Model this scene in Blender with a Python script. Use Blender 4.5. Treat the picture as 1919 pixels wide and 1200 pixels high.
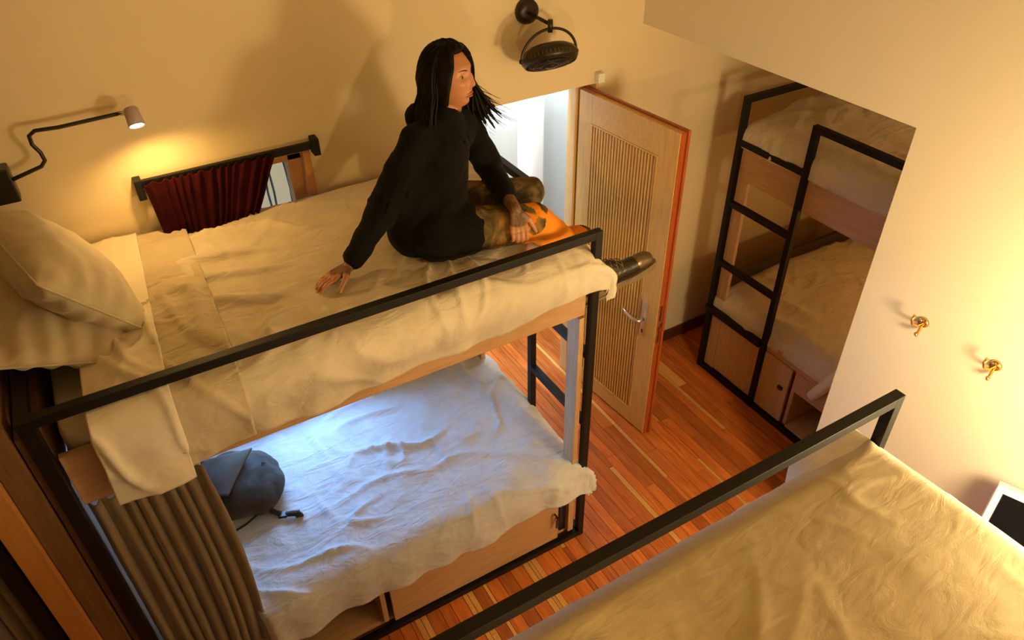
import bpy, bmesh, math, random
from mathutils import Vector, Matrix, noise
from math import sin, cos, pi, sqrt, exp, radians

for o in list(bpy.data.objects): bpy.data.objects.remove(o)
SC = bpy.context.scene
COL = SC.collection
random.seed(7)

# ------------------------------------------------------------------ camera
CAM = Vector((-1.5657, -3.1238, 3.429))
YAW, PIT, ROL = 0.5192, 0.6507, -0.0189
cyw, syw = cos(YAW), sin(YAW)
Fv = Vector((syw*cos(PIT), cyw*cos(PIT), -sin(PIT)))
Rv = Vector((cyw, -syw, 0)); Uv = Rv.cross(Fv)
Rr = Rv*cos(ROL) + Uv*sin(ROL); Ur = -Rv*sin(ROL) + Uv*cos(ROL)
cd = bpy.data.cameras.new('camera'); cam = bpy.data.objects.new('camera', cd); COL.objects.link(cam)
M = Matrix.Identity(4)
for i in range(3):
    M[i][0] = Rr[i]; M[i][1] = Ur[i]; M[i][2] = -Fv[i]; M[i][3] = CAM[i]
cam.matrix_world = M
cd.sensor_width = 36; cd.lens = 36*1392.5/1919; cd.clip_start = .05
SC.camera = cam

# ------------------------------------------------------------------ world, lights, exposure
W = bpy.data.worlds.new('world'); SC.world = W; W.use_nodes = True
W.node_tree.nodes['Background'].inputs[0].default_value = (.50, .68, 1.0, 1)
W.node_tree.nodes['Background'].inputs[1].default_value = 1.0
SC.view_settings.view_transform = 'Standard'; SC.view_settings.look = 'None'
SC.view_settings.exposure = 0.0; SC.view_settings.gamma = 1; SC.view_settings.use_curve_mapping = False

def light(name, typ, loc, energy, color, size=.1, target=None, size_y=None, spot=None, blend=.5):
    d = bpy.data.lights.new(name, typ); d.energy = energy; d.color = color
    if typ == 'AREA':
        d.size = size
        if size_y: d.shape = 'RECTANGLE'; d.size_y = size_y
    elif typ == 'SUN': d.angle = size
    else: d.shadow_soft_size = size
    if typ == 'SPOT': d.spot_size = spot; d.spot_blend = blend
    o = bpy.data.objects.new(name, d); COL.objects.link(o); o.location = loc
    if target is not None:
        o.rotation_euler = (Vector(target)-Vector(loc)).to_track_quat('-Z', 'Y').to_euler()
    return o
WARM = (1, .56, .17); WARM2 = (1, .66, .30)
light('right_wall_lamp', 'POINT', (.44, -2.98, 1.84), 104, (1, .775, .43), .16)
light('near_bunk_lamp', 'SPOT', (-1.22, -3.02, 2.06), 48, (1, .66, .26), .04, target=(.15, 0, 2.35), spot=radians(84), blend=1)
light('alcove_lamp', 'POINT', (2.45, -1.9, 2.12), 11, WARM2, .04)
light('alcove_lower_lamp', 'POINT', (2.5, -1.6, 1.15), 9, WARM, .04)
light('reading_lamp_spot', 'SPOT', (-1.446, -.165, 2.325), 10, (1, .58, .17), .02, target=(-1.38, -.30, 1.85), spot=radians(165), blend=.6)
light('window_daylight', 'AREA', (-1.13, .26, 1.10), 62, (.24, .50, 1), .66, target=(-1.0, -.8, .60), size_y=.80)
hd = light('hall_daylight', 'AREA', (.40, .28, 2.75), 34, (.82, .91, 1), 1.4, target=(.40, .66, .9), size_y=.3)
hd.data.spread = radians(110)

# ------------------------------------------------------------------ materials
def hexc(r, g, b):
    f = lambda c: (c/255/12.92) if c/255 <= .04045 else ((c/255+.055)/1.055)**2.4
    return (f(r), f(g), f(b), 1)
def nt(name):
    m = bpy.data.materials.new(name); m.use_nodes = True
    t = m.node_tree; return m, t, t.nodes['Principled BSDF']
def plain(name, col, rough=.5, metal=0, spec=.5, bump=0, bscale=200):
    m, t, b = nt(name)
    b.inputs['Base Color'].default_value = col; b.inputs['Roughness'].default_value = rough
    b.inputs['Metallic'].default_value = metal; b.inputs['Specular IOR Level'].default_value = spec
    if bump:
        tc = t.nodes.new('ShaderNodeTexCoord'); n = t.nodes.new('ShaderNodeTexNoise'); n.inputs['Scale'].default_value = bscale
        n.inputs['Detail'].default_value = 4
        bp = t.nodes.new('ShaderNodeBump'); bp.inputs['Strength'].default_value = bump; bp.inputs['Distance'].default_value = .01
        t.links.new(tc.outputs['Object'], n.inputs['Vector']); t.links.new(n.outputs['Fac'], bp.inputs['Height']); t.links.new(bp.outputs['Normal'], b.inputs['Normal'])
    return m
def wood(name, c1, c2, axis='X', rough=.45, scale=6, stretch=14, rnd=0, coat=0):
    m, t, b = nt(name); N = t.nodes; L = t.links
    tc = N.new('ShaderNodeTexCoord'); mp = N.new('ShaderNodeMapping')
    s = [stretch]*3; s['XYZ'.index(axis)] = 1.0
    mp.inputs['Scale'].default_value = s
    oi = N.new('ShaderNodeObjectInfo'); ad = N.new('ShaderNodeVectorMath'); ad.operation = 'ADD'
    ml = N.new('ShaderNodeMath'); ml.operation = 'MULTIPLY'; ml.inputs[1].default_value = 37
    L.new(oi.outputs['Random'], ml.inputs[0]); L.new(tc.outputs['Object'], ad.inputs[0]); L.new(ml.outputs[0], ad.inputs[1])
    L.new(ad.outputs[0], mp.inputs['Vector'])
    n = N.new('ShaderNodeTexNoise'); n.inputs['Scale'].default_value = scale; n.inputs['Detail'].default_value = 6; n.inputs['Roughness'].default_value = .6; n.inputs['Distortion'].default_value = .6
    L.new(mp.outputs[0], n.inputs['Vector'])
    cr = N.new('ShaderNodeValToRGB'); cr.color_ramp.elements[0].position = .3; cr.color_ramp.elements[1].position = .7
    cr.color_ramp.elements[0].color = c1; cr.color_ramp.elements[1].color = c2
    L.new(n.outputs['Fac'], cr.inputs[0]); out = cr.outputs[0]
    if rnd:
        hs = N.new('ShaderNodeHueSaturation'); mr = N.new('ShaderNodeMapRange')
        mr.inputs['To Min'].default_value = 1-rnd; mr.inputs['To Max'].default_value = 1+rnd
        L.new(oi.outputs['Random'], mr.inputs['Value']); L.new(mr.outputs[0], hs.inputs['Value']); L.new(out, hs.inputs['Color']); out = hs.outputs[0]
    L.new(out, b.inputs['Base Color']); b.inputs['Roughness'].default_value = rough
    b.inputs['Coat Weight'].default_value = coat; b.inputs['Coat Roughness'].default_value = .18
    bp = N.new('ShaderNodeBump'); bp.inputs['Strength'].default_value = .12; bp.inputs['Distance'].default_value = .004
    L.new(n.outputs['Fac'], bp.inputs['Height']); L.new(bp.outputs['Normal'], b.inputs['Normal'])
    return m
def fabric(name, col, col2=None, rough=.92, weave=900, bump=.25, sheen=.3, crease=0):
    m, t, b = nt(name); N = t.nodes; L = t.links
    tc = N.new('ShaderNodeTexCoord'); n = N.new('ShaderNodeTexNoise'); n.inputs['Scale'].default_value = 14; n.inputs['Detail'].default_value = 5
    cr = N.new('ShaderNodeValToRGB'); cr.color_ramp.elements[0].color = col2 or col; cr.color_ramp.elements[1].color = col
    cr.color_ramp.elements[0].position = .3; cr.color_ramp.elements[1].position = .65
    L.new(tc.outputs['Object'], n.inputs['Vector']); L.new(n.outputs['Fac'], cr.inputs[0]); L.new(cr.outputs[0], b.inputs['Base Color'])
    b.inputs['Roughness'].default_value = rough; b.inputs['Sheen Weight'].default_value = sheen; b.inputs['Specular IOR Level'].default_value = .15
    w = N.new('ShaderNodeTexNoise'); w.inputs['Scale'].default_value = weave; w.inputs['Detail'].default_value = 2
    L.new(tc.outputs['Object'], w.inputs['Vector'])
    bp = N.new('ShaderNodeBump'); bp.inputs['Strength'].default_value = bump; bp.inputs['Distance'].default_value = .002
    L.new(w.outputs['Fac'], bp.inputs['Height'])
    if crease:
        mp = N.new('ShaderNodeMapping'); mp.inputs['Scale'].default_value = (3, 7, 5); mp.inputs['Rotation'].default_value = (0, 0, .5)
        k = N.new('ShaderNodeTexNoise'); k.inputs['Scale'].default_value = 2.2; k.inputs['Detail'].default_value = 5; k.inputs['Distortion'].default_value = 1.2
        L.new(tc.outputs['Object'], mp.inputs[0]); L.new(mp.outputs[0], k.inputs['Vector'])
        b2 = N.new('ShaderNodeBump'); b2.inputs['Strength'].default_value = crease; b2.inputs['Distance'].default_value = .02
        L.new(k.outputs['Fac'], b2.inputs['Height']); L.new(bp.outputs['Normal'], b2.inputs['Normal']); L.new(b2.outputs['Normal'], b.inputs['Normal'])
    else: L.new(bp.outputs['Normal'], b.inputs['Normal'])
    return m

m_wall = plain('wall_plaster', (.73, .605, .385, 1), .85, spec=.25, bump=.10, bscale=9)
m_wallr = plain('wall_plaster_pale', (.80, .71, .54, 1), .85, spec=.25, bump=.10, bscale=9)
m_ceil = plain('ceiling_paint', (.62, .50, .34, 1), .9)
m_steel = plain('black_steel', (.0035, .003, .0026, 1), .5, spec=.3, bump=.15, bscale=260)
m_oak = wood('light_oak', (.46, .26, .115, 1), (.60, .37, .18, 1), 'X', .5)
m_oakz = wood('light_oak_upright', (.46, .26, .115, 1), (.60, .37, .18, 1), 'Z', .5)
m_oaky = wood('light_oak_cross', (.44, .25, .11, 1), (.58, .36, .17, 1), 'Y', .5)
m_walnut = wood('brown_board', (.13, .06, .02, 1), (.20, .10, .035, 1), 'Z', .5)
m_orangeb = wood('orange_board', (.42, .17, .035, 1), (.52, .23, .055, 1), 'Z', .45)
m_door = wood('door_cedar', (.60, .335, .075, 1), (.76, .47, .135, 1), 'Z', .34, coat=.3)
m_doorx = wood('door_cedar_cross', (.60, .335, .075, 1), (.76, .47, .135, 1), 'Y', .34, coat=.3)
m_dooredge = wood('door_edge_red', (.30, .055, .010, 1), (.45, .10, .02, 1), 'Z', .35, coat=.3)
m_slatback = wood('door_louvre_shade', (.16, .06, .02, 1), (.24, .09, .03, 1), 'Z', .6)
m_plank = wood('plank_jatoba', (.40, .082, .013, 1), (.64, .195, .032, 1), 'Y', .36, scale=5, stretch=10, rnd=.30, coat=.15)
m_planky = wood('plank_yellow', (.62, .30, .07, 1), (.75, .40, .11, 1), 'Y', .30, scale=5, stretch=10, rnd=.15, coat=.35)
m_base = wood('baseboard_dark', (.07, .018, .008, 1), (.12, .03, .012, 1), 'X', .35)
m_duvet = fabric('duvet_linen', (.67, .58, .43, 1), (.62, .535, .385, 1), crease=.5)
m_duvetw = fabric('duvet_white', (.66, .66, .66, 1), (.60, .60, .60, 1), crease=.7)
m_duvetb = fabric('blanket_tan', (.48, .375, .20, 1), (.43, .33, .175, 1), weave=500, bump=.4, crease=.25)
m_fold = fabric('duvet_fold_beige', (.58, .48, .32, 1), (.53, .43, .28, 1), crease=.6)
m_sheet = fabric('sheet_cream', (.78, .69, .52, 1), crease=.3)
m_pillow = fabric('pillow_linen', (.56, .46, .30, 1), (.51, .42, .27, 1), crease=.2)
m_curt = fabric('curtain_taupe', (.25, .185, .11, 1), (.21, .155, .09, 1))
m_red = fabric('curtain_red_velvet', (.042, .0013, .0026, 1), (.018, .0005, .001, 1), sheen=0)
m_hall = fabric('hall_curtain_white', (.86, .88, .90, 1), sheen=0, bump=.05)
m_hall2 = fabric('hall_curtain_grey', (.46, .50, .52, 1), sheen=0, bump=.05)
m_chrome = plain('brushed_steel', (.72, .70, .66, 1), .28, 1)
m_brass = plain('brass', (.78, .50, .16, 1), .25, 1)
m_white = plain('white_plastic', (.80, .78, .74, 1), .4)
m_blackp = plain('black_plastic', (.012, .011, .010, 1), .3)
m_blackgl = plain('black_gloss', (.004, .004, .005, 1), .08)
m_fan = plain('fan_bronze_black', (.030, .022, .014, 1), .35, .4)
m_ribs = plain('vent_bronze', (.16, .10, .045, 1), .35, .7)
m_bag = fabric('bag_canvas', (.060, .044, .032, 1), (.038, .028, .021, 1), weave=500, bump=.5, sheen=.1)
m_bag2 = fabric('bag_flap', (.12, .088, .062, 1), (.09, .066, .047, 1), weave=500, bump=.5, sheen=.1)
m_strap = fabric('bag_strap', (.02, .018, .018, 1))
m_jamb = wood('jamb_wood', (.62, .36, .12, 1), (.72, .45, .17, 1), 'Z', .4)
m_winw = wood('window_wood', (.50, .22, .06, 1), (.62, .30, .09, 1), 'Z', .4)
m_sweater = fabric('sweater_black', (.0042, .0036, .0034, 1), weave=350, bump=.6, sheen=.03)
m_orange = fabric('legging_orange', (.80, .26, .025, 1), (.72, .21, .02, 1))
m_sock = fabric('sock_black', (.012, .010, .010, 1))
m_boot = plain('boot_leather', (.15, .105, .045, 1), .24, .55, bump=.2, bscale=60)
m_boot2 = plain('boot_leather_dark', (.030, .023, .013, 1), .3, .3, bump=.2, bscale=60)
m_sole = plain('boot_sole', (.16, .11, .05, 1), .5)
m_hair = plain('hair_black', (.006, .004, .003, 1), .55, spec=.12)
m_lip = plain('lip', (.33, .09, .045, 1), .45)
m_eyew = plain('eye_white', (.32, .24, .17, 1), .2)
m_eyed = plain('eye_dark', (.015, .008, .005, 1), .15)
m_brow = plain('brow_hair', (.02, .01, .006, 1), .7)
m_nail = plain('nail_dark', (.03, .01, .02, 1), .2)
def emis(name, col, s):
    m, t, b = nt(name); b.inputs['Emission Color'].default_value = col; b.inputs['Emission Strength'].default_value = s
    b.inputs['Base Color'].default_value = col; return m
m_bulb = emis('bulb_glow', (1, .84, .58, 1), 22)
m_glass, t_, b_ = nt('window_glass')
b_.inputs['Transmission Weight'].default_value = 1; b_.inputs['Roughness'].default_value = 0; b_.inputs['IOR'].default_value = 1.02
b_.inputs['Base Color'].default_value = (.95, .98, 1, 1)
# skin with tattoos driven by a per-vertex attribute
m_skin, t_, b_ = nt('skin_tattooed'); N, L = t_.nodes, t_.links
at = N.new('ShaderNodeAttribute'); at.attribute_name = 'ink'
tc = N.new('ShaderNodeTexCoord')
wv = N.new('ShaderNodeTexVoronoi'); wv.feature = 'DISTANCE_TO_EDGE'; wv.inputs['Scale'].default_value = 15
ns = N.new('ShaderNodeTexNoise'); ns.inputs['Scale'].default_value = 22; ns.inputs['Detail'].default_value = 4; ns.inputs['Distortion'].default_value = 2.5
L.new(tc.outputs['Object'], ns.inputs['Vector']); L.new(tc.outputs['Object'], wv.inputs['Vector'])
r1 = N.new('ShaderNodeValToRGB'); r1.color_ramp.elements[0].position = .44; r1.color_ramp.elements[1].position = .56
r1.color_ramp.elements[0].color = (.035, .024, .013, 1); r1.color_ramp.elements[1].color = (.15, .085, .040, 1)
L.new(ns.outputs['Fac'], r1.inputs[0])
mx0 = N.new('ShaderNodeMix'); mx0.data_type = 'RGBA'
r2 = N.new('ShaderNodeValToRGB'); r2.color_ramp.elements[0].position = .02; r2.color_ramp.elements[1].position = .06
r2.color_ramp.elements[0].color = (.5, .5, .5, 1); r2.color_ramp.elements[1].color = (0, 0, 0, 1)
L.new(wv.outputs['Distance'], r2.inputs[0]); L.new(r2.outputs[0], mx0.inputs['Factor']); L.new(r1.outputs[0], mx0.inputs['A']); mx0.inputs['B'].default_value = (.035, .025, .02, 1)
mx = N.new('ShaderNodeMix'); mx.data_type = 'RGBA'
L.new(at.outputs['Fac'], mx.inputs['Factor']); mx.inputs['A'].default_value = (.46, .20, .085, 1); L.new(mx0.outputs['Result'], mx.inputs['B'])
L.new(mx.outputs['Result'], b_.inputs['Base Color']); b_.inputs['Roughness'].default_value = .48
b_.inputs['Subsurface Weight'].default_value = .08; b_.inputs['Subsurface Radius'].default_value = (.02, .008, .004)

m_trouser, t_, b_ = nt('trouser_print'); N, L = t_.nodes, t_.links
at = N.new('ShaderNodeAttribute'); at.attribute_name = 'ink'; tc = N.new('ShaderNodeTexCoord')
ns = N.new('ShaderNodeTexNoise'); ns.inputs['Scale'].default_value = 11; ns.inputs['Detail'].default_value = 3; ns.inputs['Distortion'].default_value = 1.6
L.new(tc.outputs['Object'], ns.inputs['Vector'])
r1 = N.new('ShaderNodeValToRGB'); e_ = r1.color_ramp.elements; e_[0].position = .36; e_[1].position = .72
e_[0].color = (.045, .032, .014, 1); e_[1].color = (.42, .17, .03, 1); q_ = e_.new(.50); q_.color = (.12, .085, .030, 1); q_ = e_.new(.58); q_.color = (.20, .115, .035, 1)
L.new(ns.outputs['Fac'], r1.inputs[0])
mx = N.new('ShaderNodeMix'); mx.data_type = 'RGBA'; L.new(at.outputs['Fac'], mx.inputs['Factor']); mx.inputs['A'].default_value = (.82, .27, .018, 1); L.new(r1.outputs[0], mx.inputs['B'])
L.new(mx.outputs['Result'], b_.inputs['Base Color']); b_.inputs['Roughness'].default_value = .85; b_.inputs['Specular IOR Level'].default_value = .2

# ------------------------------------------------------------------ helpers
def tag(o, label=None, cat=None, group=None, kind=None):
    if label: o['label'] = label
    if cat: o['category'] = cat
    if group: o['group'] = group
    if kind: o['kind'] = kind
    return o
def link(name, me, mat, parent=None, smooth=False):
    o = bpy.data.objects.new(name, me); COL.objects.link(o)
    if mat is not None and not me.materials: me.materials.append(mat)
    if parent is not None:
        o.parent = parent; o.matrix_parent_inverse = parent.matrix_world.inverted() if False else Matrix.Identity(4)
    if smooth:
        for p in me.polygons: p.use_smooth = True
    return o
def empty(name, loc, label, cat, group=None, rot=(0, 0, 0)):
    o = bpy.data.objects.new(name, None); COL.objects.link(o); o.location = loc; o.rotation_euler = rot
    o.empty_display_size = .05
    return tag(o, label, cat, group)
class MB:
    def __init__(s): s.bm = bmesh.new()
    def box(s, x0, x1, y0, y1, z0, z1, bev=0, mat=None):
        g = bmesh.ops.create_cube(s.bm, size=1)
        T = Matrix.Translation(((x0+x1)/2, (y0+y1)/2, (z0+z1)/2)) @ Matrix.Diagonal((abs(x1-x0), abs(y1-y0), abs(z1-z0), 1))
        if mat is not None: T = mat @ T
        bmesh.ops.transform(s.bm, matrix=T, verts=g['verts'])
        if bev:
            es = list({e for v in g['verts'] for e in v.link_edges})
            bmesh.ops.bevel(s.bm, geom=es, offset=bev, segments=2, affect='EDGES', profile=.6)
        return s
    def tube(s, pts, r, n=10, caps=True):
        pts = [Vector(p) for p in pts]; rs = r if isinstance(r, (list, tuple)) else [r]*len(pts)
        rings = []; up = None
        for i, p in enumerate(pts):
            d = (pts[min(i+1, len(pts)-1)] - pts[max(i-1, 0)]).normalized()
            if up is None: up = d.orthogonal().normalized()
            else:
                up = (up - d*up.dot(d))
                up = up.normalized() if up.length > 1e-6 else d.orthogonal().normalized()
            b = d.cross(up)
            rings.append([s.bm.verts.new(p + (up*cos(2*pi*k/n) + b*sin(2*pi*k/n))*rs[i]) for k in range(n)])
        for a, b in zip(rings, rings[1:]):
            for k in range(n): s.bm.faces.new((a[k], a[(k+1) % n], b[(k+1) % n], b[k]))
        if caps: s.bm.faces.new(rings[0][::-1]); s.bm.faces.new(rings[-1])
        return s
    def sphere(s, c, r, seg=16, sc=(1, 1, 1), rot=None):
        g = bmesh.ops.create_uvsphere(s.bm, u_segments=seg, v_segments=max(8, seg*2//3), radius=1)
        T = Matrix.Translation(c) @ (rot.to_4x4() if rot else Matrix.Identity(4)) @ Matrix.Diagonal((r*sc[0], r*sc[1], r*sc[2], 1))
        bmesh.ops.transform(s.bm, matrix=T, verts=g['verts']); return s
    def cone(s, p, q, r1, r2, n=20, rings=4):
        # round cone: sphere ends plus tapered tube, closed
        p = Vector(p); q = Vector(q); d = (q-p); L_ = d.length; d.normalize()
        pts = []; rs = []
        for k in range(rings+1):
            a = -pi/2 + (pi/2)*k/rings
            pts.append(p + d*r1*sin(a)); rs.append(max(r1*cos(a), 1e-4))
        for k in range(rings+1):
            a = (pi/2)*k/rings
            pts.append(q + d*r2*sin(a)); rs.append(max(r2*cos(a), 1e-4))
        u = d.orthogonal().normalized(); b = d.cross(u); R = []
        for c, r in zip(pts, rs): R.append([s.bm.verts.new(c + (u*cos(2*pi*k/n)+b*sin(2*pi*k/n))*r) for k in range(n)])
        for a, c in zip(R, R[1:]):
            for k in range(n): s.bm.faces.new((a[k], a[(k+1) % n], c[(k+1) % n], c[k]))
        s.bm.faces.new(R[0][::-1]); s.bm.faces.new(R[-1]); return s
    def lathe(s, prof, n=32, T=Matrix.Identity(4)):
        R = []
        for r, z in prof: R.append([s.bm.verts.new(T @ Vector((r*cos(2*pi*k/n), r*sin(2*pi*k/n), z))) for k in range(n)])
        for a, b in zip(R, R[1:]):
            for k in range(n): s.bm.faces.new((a[k], a[(k+1) % n], b[(k+1) % n], b[k]))
        s.bm.faces.new(R[0][::-1]); s.bm.faces.new(R[-1]); return s
    def prism(s, pts, z0, z1, T=Matrix.Identity(4), bev=0):
        a = [s.bm.verts.new(T @ Vector((x, y, z0))) for x, y in pts]; b = [s.bm.verts.new(T @ Vector((x, y, z1))) for x, y in pts]
        n = len(pts); s.bm.faces.new(a[::-1]); s.bm.faces.new(b)
        for k in range(n): s.bm.faces.new((a[k], a[(k+1) % n], b[(k+1) % n], b[k]))
        if bev:
            bmesh.ops.bevel(s.bm, geom=list({e for v in a+b for e in v.link_edges}), offset=bev, segments=2, affect='EDGES')
        return s
    def build(s, name, mat, parent=None, smooth=False):
        bmesh.ops.recalc_face_normals(s.bm, faces=s.bm.faces)
        me = bpy.data.meshes.new(name); s.bm.to_mesh(me); s.bm.free()
        return link(name, me, mat, parent, smooth)
def bar(name, p, q, t, mat, parent, t2=None, bev=.002):
    """axis-aligned square bar between two centre points"""
    p = list(p); q = list(q); h = t/2; ax = max(range(3), key=lambda i: abs(q[i]-p[i]))
    lo = [min(a, b) for a, b in zip(p, q)]; hi = [max(a, b) for a, b in zip(p, q)]
    for i in range(3):
        if i != ax: lo[i] -= h; hi[i] += h
    return MB().box(lo[0], hi[0], lo[1], hi[1], lo[2], hi[2], bev).build(name, mat, parent)

# ------------------------------------------------------------------ the room
CE = 4.25
def struct(o): o['kind'] = 'structure'; return o
# back wall with a window and a doorway
xs = [-4.4, -1.47, -.80, -.03, .72, 3.05]; b = MB()
WZ0, WZ1, DZ = .72, 2.045, 2.045
b.box(-4.4, -1.47, 0, .16, 0, CE).box(-.80, -.03, 0, .16, 0, CE).box(.775, 3.05, 0, .16, 0, CE)
b.box(-1.47, -.80, 0, .16, 0, WZ0).box(-1.47, -.80, 0, .16, WZ1, CE).box(-.03, .775, 0, .16, DZ, CE)
struct(b.build('wall_back', m_wall))
XR = 1.04; YJ = -1.612; ZL = 2.305
struct(MB().box(XR, XR+.14, -3.6, YJ, 0, CE).box(XR, XR+.14, YJ, 0, ZL, CE).build('wall_right', m_wallr))
struct(MB().box(2.92, 3.05, -3.6, 0, 0, ZL+.1).box(XR+.14, 3.05, -3.75, -3.6, 0, ZL+.1).build('wall_alcove', m_wall))
struct(MB().box(XR+.14, 3.05, -3.6, 0, ZL+.1, ZL+.22).build('ceiling_alcove', m_ceil))
struct(MB().box(-4.5, XR+.14, -3.75, -3.6, 0, CE).build('wall_front', m_wall))
struct(MB().box(-4.5, -4.4, -3.6, 0, 0, CE).build('wall_left', m_wall))
struct(MB().box(-4.5, XR+.14, -3.75, .16, CE, CE+.1).build('ceiling', m_ceil))
struct(MB().box(XR-.015, XR, -3.6, YJ, 0, .085, .003).build('baseboard_right', m_base))
struct(MB().box(.80, 2.92, -.016, 0, 0, .09, .003).build('baseboard_back', m_base))
# floor slab with planks
fl = struct(MB().box(-4.4, 3.05, -3.6, 1.6, -.08, -.012).build('floor', m_plank))
x = -1.5; rnd = random.Random(11); row = 0
yellow_x = []
while x < 1.62:
    if rnd.random() < .26: w = rnd.choice([.020, .026, .032])
    else: w = rnd.choice([.06, .07, .075, .085])
    light_row = w < .04
    y = -2.45 - rnd.random()*.8
    while y < 1.3:
        ln = rnd.uniform(1.0, 2.6) if not light_row else rnd.uniform(.35, 1.3)
        yl = light_row and rnd.random() < .62
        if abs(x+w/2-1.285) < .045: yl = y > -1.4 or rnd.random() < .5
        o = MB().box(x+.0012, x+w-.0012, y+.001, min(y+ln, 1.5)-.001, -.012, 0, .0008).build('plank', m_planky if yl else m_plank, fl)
        y += ln
    x += w; row += 1
struct(MB().box(-4.4, -1.5, -3.6, 1.5, -.012, -.001).box(1.62+.08, 3.05, -3.6, 1.5, -.012, -.001).build('floor_margin', m_plank, fl))
# hallway outside the door
struct(MB().box(-1.9, 2.4, 1.5, 1.6, 0, 3.2).build('wall_hall', m_wall))
tr = struct(MB().box(.7585, .7745, .0, .162, 0, DZ, .002).box(.690, .7584, .085, .160, 0, DZ, .003).box(-.0295, -.010, .0, .162, 0, DZ, .002).box(-.0099, .689, .085, .160, DZ-.03, DZ-.001, .002).build('trim_1', m_jamb))
for i in range(7):
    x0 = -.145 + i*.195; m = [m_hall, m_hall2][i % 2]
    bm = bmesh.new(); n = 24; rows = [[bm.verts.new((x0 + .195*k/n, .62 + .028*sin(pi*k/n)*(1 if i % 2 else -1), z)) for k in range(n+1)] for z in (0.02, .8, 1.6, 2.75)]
    for a, c in zip(rows, rows[1:]):
        for k in range(n): bm.faces.new((a[k], a[k+1], c[k+1], c[k]))
    me = bpy.data.meshes.new('hall_curtain'); bm.to_mesh(me); bm.free()
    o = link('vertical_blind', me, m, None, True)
    md = o.modifiers.new('s', 'SOLIDIFY'); md.thickness = .006
    tag(o, ['white blind strip hidden behind the woman, leftmost past the doorway', 'grey blind strip behind the woman, second from the left past the doorway', 'bright white blind strip right beside her loose hair, past the doorway', 'greyish blind strip between the two bright white ones past the doorway', 'bright white blind strip in the middle of the open doorway', 'greyish blind strip beside the hinge side of the open doorway', 'white blind strip hidden behind the open door leaf, last on the right'][i], 'blind', 'vertical blinds beyond the doorway')

# window
wn = struct(MB().box(-1.47, -.80, .05, .12, WZ0, WZ0+.06, .004).box(-1.47, -.80, .05, .12, WZ1-.05, WZ1, .004)
            .box(-1.47, -1.40, .05, .12, WZ0, WZ1, .004).box(-.895, -.80, .05, .12, WZ0, WZ1, .004).build('window_1', m_winw))
MB().box(-1.40, -.895, .083, .087, WZ0+.06, WZ1-.05).build('pane', m_glass, wn)
MB().box(-.835, -.802, -.012, .05, WZ0, WZ1, .003).build('window_stop', m_winw, wn)
for k in range(13):
    x0 = -1.37 + k*.040
    pts = [(x0 + .035*sin(t*pi/6*1.0)*(1 if k % 2 else -1), .30, .72 + t*.114) for t in range(13)]
    MB().tube(pts, .0055, 8).build('grille_bar', plain('grille_paint', (.10, .13, .2, 1), .5) if k == 0 else bpy.data.materials['grille_paint'], wn, True)
MB().box(-1.47, -.8, .292, .308, 1.93, 1.945).box(-1.47, -.8, .292, .308, 1.35, 1.365).build('grille_bar', bpy.data.materials['grille_paint'], wn)

# door leaf, hinged at the right of the doorway and standing open
th = 1.4865; H0 = Vector((.7026, .0657, 0))
dr = bpy.data.objects.new('door_1', None)
T = Matrix.Translation(H0) @ Matrix.Rotation(-th, 4, 'Z')   # local x runs along the leaf, local -y is the side towards the camera
DW, DH = .741, 2.004
def dbox(b_, x0, x1, y0, y1, z0, z1, bev=.002): return b_.box(x0, x1, y0, y1, z0, z1, bev)
b = MB(); SX0, SX1, SZ0, SZ1 = .105, .612, .125, 1.845
b.box(0, SX0, 0, .035, .012, DH, .002).box(SX1, DW, 0, .035, .012, DH, .002)
dr = b.build('door_1', m_door); dr.matrix_world = T; struct(dr)
MB().box(SX0, SX1, 0, .035, SZ1, DH, .002).build('top_rail', m_doorx, dr)
MB().box(SX0, SX1, 0, .035, .012, SZ0, .002).build('bottom_rail', m_doorx, dr)
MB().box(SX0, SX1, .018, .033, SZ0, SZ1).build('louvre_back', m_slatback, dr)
ns_ = 22; pw = (SX1-SX0-.02)/ns_; me = None
for k in range(ns_):
    x0 = SX0+.01+k*pw
    if me is None:
        s = MB().box(-pw*.27, pw*.27, .001, .018, SZ0+.012, SZ1-.012, .0015).build('slat', m_door, dr); me = s.data
    else: s = link('slat', me, None, dr)
    s.location = (x0+pw/2, 0, 0)
MB().box(SX0, SX0+.008, -.003, .003, SZ0, SZ1).box(SX1-.008, SX1, -.003, .003, SZ0, SZ1).box(SX0+.008, SX1-.008, -.003, .003, SZ0, SZ0+.008).box(SX0+.008, SX1-.008, -.003, .003, SZ1-.008, SZ1).build('louvre_bead', m_door, dr)
MB().box(.004, DW+.016, .0352, .052, .006, DH+.010, .002).box(DW+.0002, DW+.004, .004, .0352, .012, DH).build('rebate_lip', m_dooredge, dr)
# handle
hp = MB().box(.628, .668, -.011, -.0005, .745, .985, .004).build('handle_plate', m_chrome, dr)
MB().tube([(.648, -.010, .865), (.648, -.045, .865), (.640, -.055, .865), (.60, -.058, .868), (.55, -.056, .876), (.525, -.052, .886)], [.0115, .0105, .011, .011, .0095, .008], 12).build('handle_lever', m_chrome, dr, True)
MB().tube([(.648, -.0135, .785), (.648, -.009, .785)], .007, 12).box(.645, .651, -.0135, -.009, .767, .785).build('keyhole', m_blackp, dr)
MB().box(DW+.004, DW+.0062, .010, .028, .74, 1.0, .0005).build('lock_plate', m_chrome, dr)
MB().box(DW+.006, DW+.016, .013, .024, .86, .885, .002).box(DW+.006, DW+.010, .013, .024, .80, .83, .001).build('latch', m_brass, dr)
for z in (.25, 1.0, 1.8): MB().tube([(-.006, .02, z-.045), (-.006, .02, z+.045)], .007, 10).build('hinge', m_chrome, dr, True)
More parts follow.
